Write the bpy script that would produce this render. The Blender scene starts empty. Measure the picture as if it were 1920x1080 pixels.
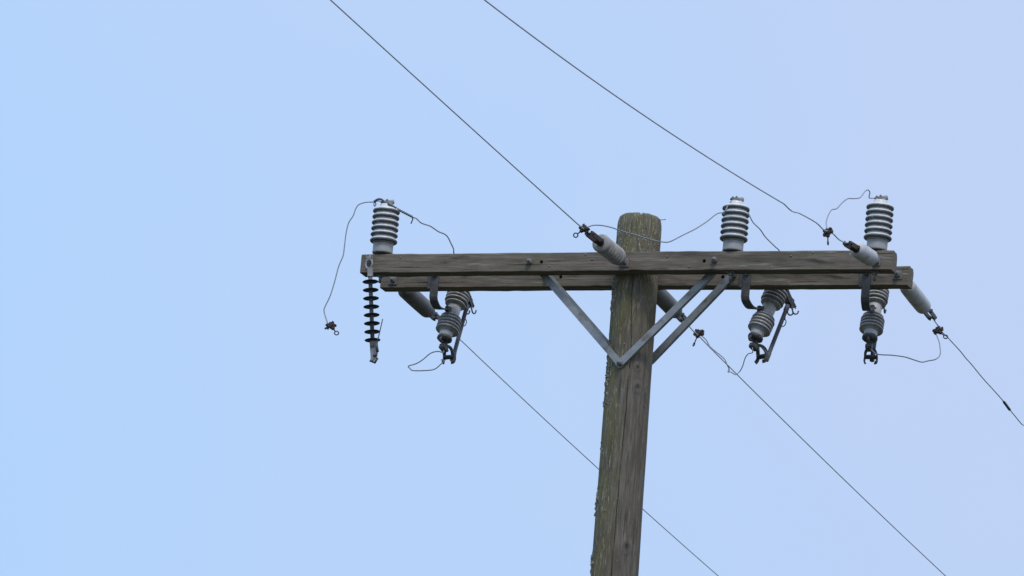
import bpy, bmesh, math, random
from mathutils import Vector, Matrix, noise
random.seed(7)
V = Vector; PI = math.pi
sc = bpy.context.scene
COL = sc.collection

# ------------------------------------------------------------------ camera
ZA = 11.0                                   # height of the crossarms above the ground
PSI, EL, ROLL = map(math.radians, (19.4592, 14.5891, 4.8057))
FPX = 12772.36; D = 36.0
dh = V((-math.sin(PSI), math.cos(PSI), 0)); rt = V((math.cos(PSI), math.sin(PSI), 0))
CAM = -D*dh + V((0, 0, ZA - D*math.tan(EL)))
fw = (V((0, 0, ZA)) - CAM).normalized(); up0 = rt.cross(fw)
R0 = math.cos(ROLL)*rt + math.sin(ROLL)*up0
U0 = math.cos(ROLL)*up0 - math.sin(ROLL)*rt
F = (fw - (1193.26-960)/FPX*R0 - (540-507.36)/FPX*U0).normalized()
Rv = (R0 - R0.dot(F)*F).normalized(); Uv = Rv.cross(F)
cd = bpy.data.cameras.new('camera'); cam = bpy.data.objects.new('camera', cd); COL.objects.link(cam)
m = Matrix((Rv, Uv, -F)).transposed().to_4x4(); m.translation = CAM
cam.matrix_world = m
cd.sensor_width = 36; cd.lens = FPX*36/1920; cd.clip_start = 0.1; cd.clip_end = 12000
sc.camera = cam

def ray(px, py):
    return ((px-960)/FPX*Rv + (540-py)/FPX*Uv + F)
def at(px, py, y):            # point of the vertical plane y = const (parallel to the crossarms)
    r = ray(px, py); return CAM + r*((y-CAM.y)/r.y)
def atx(px, py, x):           # point of the vertical plane x = const (the plane a line conductor hangs in)
    r = ray(px, py); return CAM + r*((x-CAM.x)/r.x)

# ------------------------------------------------------------------ world, sun, exposure
SUN_EL, SUN_AZ = math.radians(58), math.radians(-62)     # azimuth of the sun direction in the XY plane
w = bpy.data.worlds.new('World'); sc.world = w; w.use_nodes = True
nt = w.node_tree; nt.nodes.clear()
def N(t, kind, **kw):
    n = t.nodes.new(kind)
    for k, v in kw.items(): setattr(n, k, v)
    return n
sky = N(nt, 'ShaderNodeTexSky', sky_type='NISHITA', sun_disc=False)
sky.sun_elevation = SUN_EL; sky.sun_rotation = PI/2 - SUN_AZ
sky.air_density = 1.0; sky.dust_density = 1.0
bg1 = N(nt, 'ShaderNodeBackground'); bg1.inputs[1].default_value = 0.10
nt.links.new(sky.outputs[0], bg1.inputs[0])
tc = N(nt, 'ShaderNodeTexCoord')
# thin high overcast veil: bluer on the left of the view, paler and slightly violet on the right
dotn = N(nt, 'ShaderNodeVectorMath', operation='DOT_PRODUCT')
gdir = (Rv*0.93 + Uv*0.37)
dotn.inputs[1].default_value = gdir
nt.links.new(tc.outputs['Generated'], dotn.inputs[0])
c0 = F.dot(gdir)
mr = N(nt, 'ShaderNodeMapRange', interpolation_type='SMOOTHSTEP')
mr.inputs['From Min'].default_value = c0-0.10; mr.inputs['From Max'].default_value = c0+0.075
nt.links.new(dotn.outputs['Value'], mr.inputs['Value'])
nz = N(nt, 'ShaderNodeTexNoise'); nz.inputs['Scale'].default_value = 14; nz.inputs['Detail'].default_value = 3
nt.links.new(tc.outputs['Generated'], nz.inputs['Vector'])
ad = N(nt, 'ShaderNodeMath', operation='MULTIPLY_ADD'); ad.inputs[1].default_value = 0.8; ad.inputs[2].default_value = -0.40
nt.links.new(nz.outputs['Fac'], ad.inputs[0])
ad2 = N(nt, 'ShaderNodeMath', operation='ADD', use_clamp=True)
nt.links.new(mr.outputs[0], ad2.inputs[0]); nt.links.new(ad.outputs[0], ad2.inputs[1])
mixc = N(nt, 'ShaderNodeMix', data_type='RGBA')
mixc.inputs['A'].default_value = (0.485, 0.712, 1.065, 1)
mixc.inputs['B'].default_value = (0.565, 0.70, 0.99, 1)
nt.links.new(ad2.outputs[0], mixc.inputs['Factor'])
bg2 = N(nt, 'ShaderNodeBackground'); bg2.inputs[1].default_value = 1.0
mixs = N(nt, 'ShaderNodeMixShader'); mixs.inputs[0].default_value = 0.85
out = N(nt, 'ShaderNodeOutputWorld')
nt.links.new(bg1.outputs[0], mixs.inputs[1]); nt.links.new(bg2.outputs[0], mixs.inputs[2])
# overcast luminance: brighter towards the zenith, dimmer at the horizon
sxyz = N(nt, 'ShaderNodeSeparateXYZ'); nt.links.new(tc.outputs['Generated'], sxyz.inputs[0])
zr = N(nt, 'ShaderNodeValToRGB'); ze = zr.color_ramp.elements
ze[0].position = 0.0; ze[0].color = (.72, .72, .72, 1); ze[1].position = 1.0; ze[1].color = (1.9, 1.8, 1.6, 1)
for p_, c_ in ((.17, (.98, .98, .98)), (.33, (1.03, 1.03, 1.03))):
    e_ = ze.new(p_); e_.color = (*c_, 1)
nt.links.new(sxyz.outputs['Z'], zr.inputs[0])
mul = N(nt, 'ShaderNodeMix', data_type='RGBA', blend_type='MULTIPLY'); mul.inputs['Factor'].default_value = 1
nt.links.new(mixc.outputs['Result'], mul.inputs['A']); nt.links.new(zr.outputs[0], mul.inputs['B'])
nt.links.new(mul.outputs['Result'], bg2.inputs[0])
nt.links.new(mixs.outputs[0], out.inputs[0])

sl = bpy.data.lights.new('sun', 'SUN'); sl.energy = 1.35; sl.angle = math.radians(12); sl.color = (1, 0.96, 0.9)
so = bpy.data.objects.new('sun', sl); COL.objects.link(so)
sd = V((math.cos(SUN_EL)*math.cos(SUN_AZ), math.cos(SUN_EL)*math.sin(SUN_AZ), math.sin(SUN_EL)))
so.rotation_euler = sd.to_track_quat('Z', 'Y').to_euler(); so.location = V((0, 0, 40))
sc.view_settings.view_transform = 'Standard'; sc.view_settings.look = 'None'
sc.view_settings.exposure = 0.0; sc.view_settings.gamma = 1.0

# ------------------------------------------------------------------ materials
def mat(name, stops, scale=(1, 1, 1), nscale=8, rough=0.8, metal=0.0, detail=6, bump=0.0, spots=None, spec=0.4, nrough=0.6, rng=(0.3, 0.7), coat=0):
    m = bpy.data.materials.new(name); m.use_nodes = True; t = m.node_tree
    b = t.nodes['Principled BSDF']; b.inputs['Roughness'].default_value = rough; b.inputs['Metallic'].default_value = metal
    b.inputs['Specular IOR Level'].default_value = spec
    b.inputs['Coat Weight'].default_value = coat; b.inputs['Coat Roughness'].default_value = 0.15
    c = N(t, 'ShaderNodeTexCoord'); mp = N(t, 'ShaderNodeMapping'); mp.inputs['Scale'].default_value = scale
    t.links.new(c.outputs['Object'], mp.inputs[0])
    n = N(t, 'ShaderNodeTexNoise'); n.inputs['Scale'].default_value = nscale; n.inputs['Detail'].default_value = detail; n.inputs['Roughness'].default_value = nrough
    t.links.new(mp.outputs[0], n.inputs['Vector'])
    r = N(t, 'ShaderNodeValToRGB'); els = r.color_ramp.elements
    els[0].position = rng[0]; els[0].color = (*stops[0], 1); els[1].position = rng[1]; els[1].color = (*stops[-1], 1)
    for i, s in enumerate(stops[1:-1]):
        e = els.new(rng[0] + (rng[1]-rng[0])*(i+1)/(len(stops)-1)); e.color = (*s, 1)
    t.links.new(n.outputs['Fac'], r.inputs[0]); last = r.outputs[0]
    for (col, ssc, sn, lo, hi) in (spots or []):
        mp2 = N(t, 'ShaderNodeMapping'); mp2.inputs['Scale'].default_value = ssc
        mp2.inputs['Location'].default_value = (sn*0.37, sn*0.11, sn*0.71)
        t.links.new(c.outputs['Object'], mp2.inputs[0])
        n2 = N(t, 'ShaderNodeTexNoise'); n2.inputs['Scale'].default_value = sn; n2.inputs['Detail'].default_value = 4
        t.links.new(mp2.outputs[0], n2.inputs['Vector'])
        q = N(t, 'ShaderNodeMapRange'); q.inputs['From Min'].default_value = lo; q.inputs['From Max'].default_value = hi
        t.links.new(n2.outputs['Fac'], q.inputs['Value'])
        mx = N(t, 'ShaderNodeMix', data_type='RGBA'); mx.inputs['B'].default_value = (*col, 1)
        t.links.new(q.outputs[0], mx.inputs['Factor']); t.links.new(last, mx.inputs['A']); last = mx.outputs['Result']
    t.links.new(last, b.inputs['Base Color'])
    if bump:
        bp = N(t, 'ShaderNodeBump'); bp.inputs['Distance'].default_value = bump; bp.inputs['Strength'].default_value = 0.8
        t.links.new(n.outputs['Fac'], bp.inputs['Height']); t.links.new(bp.outputs[0], b.inputs['Normal'])
    return m

M = {}
M['arm'] = mat('crossarm wood', [(0.125, 0.098, 0.073), (0.19, 0.158, 0.125), (0.265, 0.23, 0.188)], scale=(0.9, 11, 11), nscale=6, rough=0.9, bump=0.004, detail=9, nrough=0.72,
     spots=[((0.12, 0.125, 0.07), (2.0, 6, 6), 1.6, 0.54, 0.74), ((0.33, 0.30, 0.26), (1.3, 18, 22), 3.5, 0.62, 0.74), ((0.06, 0.05, 0.042), (1.5, 6, 9), 2.3, 0.6, 0.72), ((0.42, 0.41, 0.38), (26, 26, 60), 1.0, 0.73, 0.76), ((0.035, 0.03, 0.026), (1.2, 40, 60), 2.0, 0.64, 0.68), ((0.075, 0.062, 0.052), (.7, 2.5, 3.5), 2.6, 0.55, 0.75)], spec=0.2)
M['arm_end'] = mat('end grain', [(0.08, 0.072, 0.07), (0.15, 0.14, 0.13)], nscale=60, rough=0.95, spec=0.15)
M['galv'] = mat('galvanised steel', [(0.25, 0.26, 0.262), (0.30, 0.31, 0.312), (0.35, 0.36, 0.36)], scale=(1, 1, 1), nscale=30, rough=0.55, metal=0.35, spots=[((0.17, 0.13, 0.095), (1, 1, 1), 14, 0.56, 0.72)])
M['bolt'] = mat('weathered bolt', [(0.15, 0.143, 0.135), (0.29, 0.28, 0.27)], nscale=60, rough=0.6, metal=0.3)
M['rust'] = mat('rusty casting', [(0.03, 0.025, 0.025), (0.075, 0.055, 0.05), (0.13, 0.09, 0.078)], nscale=70, rough=0.8, metal=0.2, bump=0.002)
M['dark'] = mat('dark bronze', [(0.045, 0.048, 0.05), (0.10, 0.10, 0.10), (0.15, 0.143, 0.125)], nscale=50, rough=0.6, metal=0.3, bump=0.001)
M['bracket'] = mat('painted bracket steel', [(0.075, 0.075, 0.08), (0.14, 0.14, 0.145)], nscale=30, rough=0.65, metal=0.3)
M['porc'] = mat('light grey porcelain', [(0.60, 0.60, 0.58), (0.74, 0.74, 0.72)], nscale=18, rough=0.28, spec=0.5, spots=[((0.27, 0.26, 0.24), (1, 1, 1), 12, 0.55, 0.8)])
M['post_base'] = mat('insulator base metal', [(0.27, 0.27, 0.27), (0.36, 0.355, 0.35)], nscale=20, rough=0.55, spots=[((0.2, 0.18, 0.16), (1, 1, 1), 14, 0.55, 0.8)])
M['shed_shade'] = mat('sheds with painted shade', [(0.07, 0.076, 0.077), (0.11, 0.115, 0.115)], nscale=22, rough=0.45, spec=0.4, spots=[((0.24, 0.235, 0.22), (1, 1, 1), 20, 0.6, 0.8)])  # dark tone stands in for the shade on shed rims and undersides
M['cutp'] = mat('grey cutout porcelain', [(0.35, 0.34, 0.33), (0.46, 0.45, 0.44)], nscale=16, rough=0.3, spec=0.5, spots=[((0.14, 0.11, 0.09), (1, 1, 1), 14, 0.58, 0.8)])
M['cutcol'] = mat('pale collar', [(0.52, 0.515, 0.51), (0.62, 0.61, 0.60)], nscale=20, rough=0.5)
M['poly_dark'] = mat('dark polymer', [(0.018, 0.022, 0.03), (0.04, 0.045, 0.055)], nscale=30, rough=0.6)
M['poly_core'] = mat('grey polymer core', [(0.10, 0.10, 0.105), (0.16, 0.16, 0.165)], nscale=30, rough=0.6)
M['de_grey'] = mat('weathered grey insulator', [(0.26, 0.24, 0.22), (0.42, 0.40, 0.37)], nscale=16, rough=0.5, spots=[((0.15, 0.13, 0.11), (1, 1, 1), 11, 0.55, 0.8)])
M['de_pale'] = mat('pale insulator', [(0.50, 0.485, 0.485), (0.60, 0.59, 0.59)], spots=[((0.36, 0.32, 0.29), (1, 1, 1), 16, 0.52, 0.75)], nscale=14, rough=0.45)
M['de_brown'] = mat('brownish grey insulator', [(0.13, 0.12, 0.11), (0.20, 0.19, 0.18)], nscale=14, rough=0.6)
M['wire'] = mat('oxidised aluminium wire', [(0.22, 0.245, 0.265), (0.32, 0.35, 0.38)], nscale=30, rough=0.6, metal=0.3)
M['line'] = mat('bright aluminium line', [(0.42, 0.46, 0.50), (0.55, 0.60, 0.65)], nscale=30, rough=0.5)
M['wire_dark'] = mat('dark copper wire', [(0.05, 0.06, 0.07), (0.10, 0.11, 0.12)], nscale=30, rough=0.65, metal=0.2)
M['tube'] = mat('fuse tube', [(0.085, 0.09, 0.10), (0.14, 0.145, 0.16)], nscale=20, rough=0.5)
M['ground'] = mat('dry grass ground', [(0.03, 0.032, 0.018), (0.055, 0.055, 0.032)], nscale=0.4, rough=1.0, detail=12)

def pole_mat():
    m = bpy.data.materials.new('pole wood'); m.use_nodes = True; t = m.node_tree; L = t.links.new
    b = t.nodes['Principled BSDF']; b.inputs['Roughness'].default_value = 0.92; b.inputs['Specular IOR Level'].default_value = 0.2
    c = N(t, 'ShaderNodeTexCoord')
    def noi(scale, sc_, det=6, ro=0.65, loc=(0, 0, 0)):
        mp = N(t, 'ShaderNodeMapping'); mp.inputs['Scale'].default_value = scale; mp.inputs['Location'].default_value = loc
        L(c.outputs['Object'], mp.inputs[0])
        n = N(t, 'ShaderNodeTexNoise'); n.inputs['Scale'].default_value = sc_; n.inputs['Detail'].default_value = det; n.inputs['Roughness'].default_value = ro
        L(mp.outputs[0], n.inputs['Vector']); return n.outputs['Fac']
    def rmp(src, lo, hi):
        q = N(t, 'ShaderNodeMapRange', interpolation_type='SMOOTHSTEP'); q.inputs['From Min'].default_value = lo; q.inputs['From Max'].default_value = hi
        L(src, q.inputs['Value']); return q.outputs[0]
    def math2(op, a, b_):
        n = N(t, 'ShaderNodeMath', operation=op)
        for i, v in enumerate((a, b_)):
            if isinstance(v, (int, float)): n.inputs[i].default_value = v
            else: L(v, n.inputs[i])
        return n.outputs[0]
    def mix(f, a, b_):
        n = N(t, 'ShaderNodeMix', data_type='RGBA')
        L(f, n.inputs['Factor'])
        for k, v in (('A', a), ('B', b_)):
            if isinstance(v, tuple): n.inputs[k].default_value = (*v, 1)
            else: L(v, n.inputs[k])
        return n.outputs['Result']
    grain = noi((9, 9, 0.7), 7, 9, 0.72)
    g = N(t, 'ShaderNodeValToRGB'); e = g.color_ramp.elements
    e[0].position = .28; e[0].color = (.075, .062, .048, 1); e[1].position = .72; e[1].color = (.27, .24, .205, 1)
    k = e.new(.5); k.color = (.16, .138, .112, 1)
    L(grain, g.inputs[0]); base = g.outputs[0]
    # greenish algae: most on the side towards -right, and thick near the top
    dn = N(t, 'ShaderNodeVectorMath', operation='DOT_PRODUCT'); dn.inputs[1].default_value = (-rt.x, -rt.y, 0)
    L(c.outputs['Object'], dn.inputs[0])
    sx = N(t, 'ShaderNodeSeparateXYZ'); L(c.outputs['Object'], sx.inputs[0])
    side = rmp(dn.outputs['Value'], -0.03, 0.07)
    top = rmp(sx.outputs['Z'], ZA-0.75, ZA+0.02)
    sidetop = math2('MAXIMUM', side, math2('MULTIPLY', top, .8))
    gm = math2('MULTIPLY', sidetop, rmp(noi((5, 5, 1.6), 4, 6), .34, .62))
    base = mix(math2('MULTIPLY', gm, .85), base, (.18, .158, .070))
    # brown stain patches
    base = mix(math2('MULTIPLY', rmp(noi((4, 4, .9), 3.2, 4, .5, (3, 1, 2)), .52, .72), .6), base, (.095, .078, .056))
    # pale bleached flecks and lichen, fine and vertical
    fl = rmp(noi((24, 24, 3.2), 5, 5, .7, (1, 4, 2)), .54, .66)
    base = mix(math2('MULTIPLY', math2('MULTIPLY', fl, sidetop), .8), base, (.44, .42, .30))
    fl2 = rmp(noi((40, 40, 12), 5, 3, .6, (7, 2, 2)), .66, .74)
    edge = rmp(dn.outputs['Value'], .06, .115)
    base = mix(math2('MULTIPLY', fl2, math2('MAXIMUM', math2('MULTIPLY', top, .8), edge)), base, (.5, .49, .42))
    # dark fine checks
    ck = rmp(noi((30, 30, .9), 6, 4, .6, (2, 9, 1)), .60, .67)
    base = mix(math2('MULTIPLY', ck, .75), base, (.028, .025, .022))
    at_ = N(t, 'ShaderNodeAttribute', attribute_name='knot')
    base = mix(at_.outputs['Fac'], base, (.035, .03, .028))
    L(base, b.inputs['Base Color'])
    bp = N(t, 'ShaderNodeBump'); bp.inputs['Distance'].default_value = .006; bp.inputs['Strength'].default_value = .8
    L(math2('ADD', grain, math2('MULTIPLY', noi((30, 30, 8), 6, 5), .6)), bp.inputs['Height']); L(bp.outputs[0], b.inputs['Normal'])
    return m
M['pole'] = pole_mat()
M['lichen'] = mat('crusty lichen', [(0.04, 0.038, 0.03), (0.22, 0.205, 0.16), (0.55, 0.54, 0.47)], nscale=110, rough=1.0, rng=(.35, .65))

# ------------------------------------------------------------------ mesh helpers
def frame(d, hint=None):
    z = d.normalized(); h = hint or (V((0, 0, 1)) if abs(z.z) < .9 else V((1, 0, 0)))
    x = (h - h.dot(z)*z).normalized(); y = z.cross(x); return x, y, z
def mtx(o, x, y, z):
    m = Matrix((x, y, z)).transposed().to_4x4(); m.translation = o; return m

def smooth(pts, n=6):
    """Catmull-Rom through the points"""
    P = [V(p) for p in pts]; out = []
    for i in range(len(P)-1):
        a = P[i-1] if i else P[0]*2-P[1]; b, c = P[i], P[i+1]; d = P[i+2] if i+2 < len(P) else P[-1]*2-P[-2]
        for k in range(n):
            t = k/n
            out.append(.5*((2*b) + (c-a)*t + (2*a-5*b+4*c-d)*t*t + (3*b-a-3*c+d)*t**3))
    out.append(P[-1]); return out

class MB:
    def __init__(s): s.v = []; s.f = []; s.sm = []
    def add(s, vs, fs, sm=True):
        o = len(s.v); s.v += [tuple(v) for v in vs]; s.f += [tuple(o+i for i in f) for f in fs]; s.sm += [sm]*len(fs); return s
    def ring_loft(s, rings, closed=True, caps=True, sm=True):
        n = len(rings[0]); vs = [p for r in rings for p in r]; fs = []
        for i in range(len(rings)-1):
            for j in range(n if closed else n-1):
                k = (j+1) % n; fs.append((i*n+j, i*n+k, (i+1)*n+k, (i+1)*n+j))
        if caps: fs += [tuple(range(n-1, -1, -1)), tuple((len(rings)-1)*n+i for i in range(n))]
        return s.add(vs, fs, sm)
    def tube(s, pts, r, n=8, caps=True):
        P = [V(p) for p in pts]; rings = []; x = None
        for i, p in enumerate(P):
            t = (P[min(i+1, len(P)-1)]-P[max(i-1, 0)]).normalized()
            if x is None: x, y, _ = frame(t)
            else: x = (x-x.dot(t)*t).normalized()
            y = t.cross(x); rr = r[i] if isinstance(r, (list, tuple)) else r
            rings.append([p+rr*(math.cos(a)*x+math.sin(a)*y) for a in (2*PI*k/n for k in range(n))])
        return s.ring_loft(rings, caps=caps)
    def bar(s, pts, wdt, thk, hint):       # flat bar swept along pts, wide in the direction hint
        P = [V(p) for p in pts]; rings = []
        for i, p in enumerate(P):
            t = (P[min(i+1, len(P)-1)]-P[max(i-1, 0)]).normalized()
            x = (hint-hint.dot(t)*t).normalized(); y = t.cross(x)
            rings.append([p+a*wdt/2*x+b*thk/2*y for a, b in ((-1, -1), (1, -1), (1, 1), (-1, 1))])
        return s.ring_loft(rings, sm=False)
    def lathe(s, prof, o, axis, n=40, hint=None):   # prof: (radius, distance along axis)
        x, y, z = frame(axis, hint)
        rings = [[o+z*h+r*(math.cos(a)*x+math.sin(a)*y) for a in (2*PI*k/n for k in range(n))] for r, h in prof]
        return s.ring_loft(rings)
    def box(s, o, x, y, z, sx, sy, sz, bev=0.0):
        bm = bmesh.new(); bmesh.ops.create_cube(bm, size=1)
        for v in bm.verts: v.co = V((v.co.x*sx, v.co.y*sy, v.co.z*sz))
        if bev: bmesh.ops.bevel(bm, geom=bm.edges[:], offset=bev, segments=2, affect='EDGES')
        bm.verts.index_update()
        s.add([o+v.co.x*x+v.co.y*y+v.co.z*z for v in bm.verts], [[v.index for v in f.verts] for f in bm.faces], False); bm.free(); return s
    def torus(s, o, axis, R, r, n=20, k=8, sx=1.0, hint=None):
        x, y, z = frame(axis, hint)
        pts = [o+R*(math.cos(a)*x*sx+math.sin(a)*y) for a in (2*PI*i/n for i in range(n))]
        rings = []
        for i in range(n):
            t = (pts[(i+1) % n]-pts[i-1]).normalized(); c = t.cross(z)
            rings.append([pts[i]+r*(math.cos(b)*c+math.sin(b)*z) for b in (2*PI*j/k for j in range(k))])
        rings.append(rings[0]); return s.ring_loft(rings, caps=False)
    def hexnut(s, o, axis, r, h):
        x, y, z = frame(axis)
        rings = [[o+z*t+rr*(math.cos(a)*x+math.sin(a)*y) for a in (PI/3*k for k in range(6))] for rr, t in ((r, 0), (r, h*.85), (r*.85, h))]
        return s.ring_loft(rings, sm=False)
    def build(s, name, material, parent=None):
        org = V((0, 0, 0))
        if parent is not None: org = parent.location.copy()
        else:
            n = len(s.v); org = V((sum(v[0] for v in s.v)/n, sum(v[1] for v in s.v)/n, min(v[2] for v in s.v)))
        me = bpy.data.meshes.new(name); me.from_pydata([V(v)-org for v in s.v], [], s.f)
        me.polygons.foreach_set('use_smooth', s.sm)
        me.materials.append(material); me.update()
        bm = bmesh.new(); bm.from_mesh(me); bmesh.ops.recalc_face_normals(bm, faces=bm.faces[:]); bm.to_mesh(me); bm.free()
        o = bpy.data.objects.new(name, me); COL.objects.link(o)
        if parent is not None: o.parent = parent
        else: o.location = org
        return o

def tag(o, label=None, cat=None, group=None, kind=None):
    for k, v in (('label', label), ('category', cat), ('group', group), ('kind', kind)):
        if v: o[k] = v
    return o
def thing(name, loc, label, cat, group=None):
    o = bpy.data.objects.new(name, None); o.empty_display_size = .1; COL.objects.link(o); o.location = loc
    return tag(o, label, cat, group)
Z = V((0, 0, 1)); X = V((1, 0, 0)); Y = V((0, 1, 0))

# ------------------------------------------------------------------ ground
g = MB(); n = 72
rr = [0.0, 5, 12, 30, 80, 250, 900, 3000, 9000]
vs = [(0, 0, 0)]; fs = []
for r in rr[1:]:
    for k in range(n):
        a = 2*PI*k/n; x, y = r*math.cos(a), r*math.sin(a)
        vs.append((x, y, .12*noise.noise(V((x*.05, y*.05, 0)))*min(1, max(0, r-2)/10)))
for k in range(n): fs.append((0, 1+k, 1+(k+1) % n))
for i in range(len(rr)-2):
    for k in range(n): a = 1+i*n+k; b = 1+i*n+(k+1) % n; fs.append((a, a+n, b+n, b))
tag(g.add(vs, fs).build('ground', M['ground']), kind='structure')

# ------------------------------------------------------------------ utility pole
KL = -0.0127                                    # slight lean of the pole
def pole_c(z): return V((KL*(z-ZA), 0, z))
ZT = ZA + .302
def pole_r(z): return .1205 + .0008*max(0, ZT-z) + .0056*max(0, 10.5-z)
TH_CAM = -PI/2 + PSI
crack = [(10.99, -.12), (10.85, -.13), (10.7, -.09), (10.5, 0.02), (10.35, -.02), (10.2, -.02), (10.0, -.07), (9.8, -.10), (9.5, -.12), (9.2, -.16), (8.8, -.2)]
def crack_u(z):
    for (z0, u0), (z1, u1) in zip(crack, crack[1:]):
        if z1 <= z <= z0: t = (z0-z)/(z0-z1); return u0+(u1-u0)*t
    return -9
knots = [(10.32, .42, .016), (10.43, .36, .012), (9.43, .42, .020)]   # height, sideways place, size
pole = thing('utility_pole', (0, 0, 0), 'weathered wooden utility pole with greenish algae and a rough lichen-crusted side', 'utility pole')
NT = 260
zs = [0, .5, 1, 2, 3, 4, 5, 6, 7, 8, 8.5, 8.8]
z = 8.8
while z < ZT-.02: z += .0055; zs.append(min(z, ZT-.02))
rings = []; kn = []
for z in zs:
    fine = z >= 8.8; r0 = pole_r(z); ring = []; cu = crack_u(z)
    for k in range(NT):
        a = 2*PI*k/NT; ca, sa = math.cos(a), math.sin(a); r = r0
        kv = 0
        if fine:
            r += .0028*noise.noise(V((ca*7, sa*7, z*.7))) + .0017*noise.noise(V((ca*26, sa*26, z*1.6))) + .0011*noise.noise(V((ca*60, sa*60, z*5)))
            rel = a-TH_CAM; rel = (rel+PI) % (2*PI)-PI
            if abs(rel) < 1.5:
                u = math.sin(rel)
                if cu > -5:
                    dd = (u-cu-.02*noise.noise(V((z*9, 0, 3))))*r0
                    wd = .0022+.002*noise.noise(V((z*4, 5, 3)))
                    if abs(dd) < wd: q = (1-abs(dd)/wd); r -= .016*q; kv = max(kv, q*.8)
                for kz, ku, ks in knots:
                    q = ((u-ku)*r0)**2+((z-kz)*.75)**2
                    if q < (ks*2)**2:
                        q = 1-math.sqrt(q)/(ks*2); r += .003*math.sin(q*PI)-.008*max(0, q-.6); kv = max(kv, max(0, q-.4)*1.2)
            if u_top := max(0, z-(ZT-.07)): r -= .012*(u_top/.05)**2 * .5
        ring.append(pole_c(z)+V((r*ca, r*sa, 0))); kn.append(kv)
    rings.append(ring)
for dz, sh in ((.012, .93), (.02, .84), (.024, .6), (.022, .3), (.024, .05)):
    ring = []
    for k in range(NT):
        a = 2*PI*k/NT; ca, sa = math.cos(a), math.sin(a)
        r = pole_r(ZT)*sh; zz = ZT-.02+dz+.004*noise.noise(V((ca*6*sh, sa*6*sh, 7)))
        u = math.sin((a-TH_CAM+PI) % (2*PI)-PI)
        if abs(u*sh+.02-.05) < .05: zz -= .010*(1-abs(u*sh-.03)/.05)
        ring.append(pole_c(ZT)+V((r*ca, r*sa, zz-ZT))); kn.append(0)
    rings.append(ring)
sh = MB().ring_loft(rings).build('shaft', M['pole'], pole)
ka = sh.data.attributes.new('knot', 'FLOAT', 'POINT'); ka.data.foreach_set('value', kn)
# crusty lichen and bark flakes, mostly on the left flank of the shaft
lb = MB(); rnd = random.Random(3)
for i in range(4300):
    z = rnd.uniform(8.85, ZT-.01)
    dens = 1.3*noise.noise(V((z*5.1, 1.7, 0)))-.1
    if rnd.random() > (.55 if z > 10.9 else .40)+dens*1.3: continue
    rel = -math.asin(min(1, abs(rnd.gauss(1.0, .10)))) if rnd.random() < .7 and z < 10.95 else rnd.uniform(-1.5, 1.3)
    if rnd.random() < .5 and rel < -1.2: rel = -PI-rel
    if z < 10.9 and rel > -1.15 and rnd.random() < .88: continue
    a = TH_CAM+rel; s = rnd.uniform(.0015, .0042)*(1.7 if rnd.random() < .25 and rel < -1.0 else .9)
    nrm = V((math.cos(a), math.sin(a), 0)); o = pole_c(z)+nrm*(pole_r(z)-.001)
    tx = Z.cross(nrm); el = rnd.uniform(1.5, 5) if z > 10.9 else rnd.uniform(1, 2.6)
    if z > 10.9: s *= .75
    vs = []
    for (p, q, h) in ((-1, -1, 0), (1, -1, 0), (1, 1, 0), (-1, 1, 0), (-.5, -.6, 1), (.6, -.4, 1), (.4, .6, 1), (-.5, .4, 1)):
        vs.append(o+tx*(p*s*rnd.uniform(.7, 1.3))+Z*(q*s*el*rnd.uniform(.7, 1.3))+nrm*(h*s*rnd.uniform(.7, 1.5)))
    lb.add(vs, [(0, 1, 5, 4), (1, 2, 6, 5), (2, 3, 7, 6), (3, 0, 4, 7), (4, 5, 6, 7)], False)
tag(lb.build('lichen', M['lichen'], pole), 'pale crusty lichen and loose flakes on the pole', kind='stuff')
nl = MB(); p0 = at(1238, 413, 0.0); p0.y = 0; nl.tube([p0-X*.02, p0+V((.028, 0, .004))], .0022, 6); nl.lathe([(0.004, 0), (.004, .002)], p0+V((.028, 0, .004)), X, 10)
nl.build('nail', M['bolt'], pole)

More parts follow.
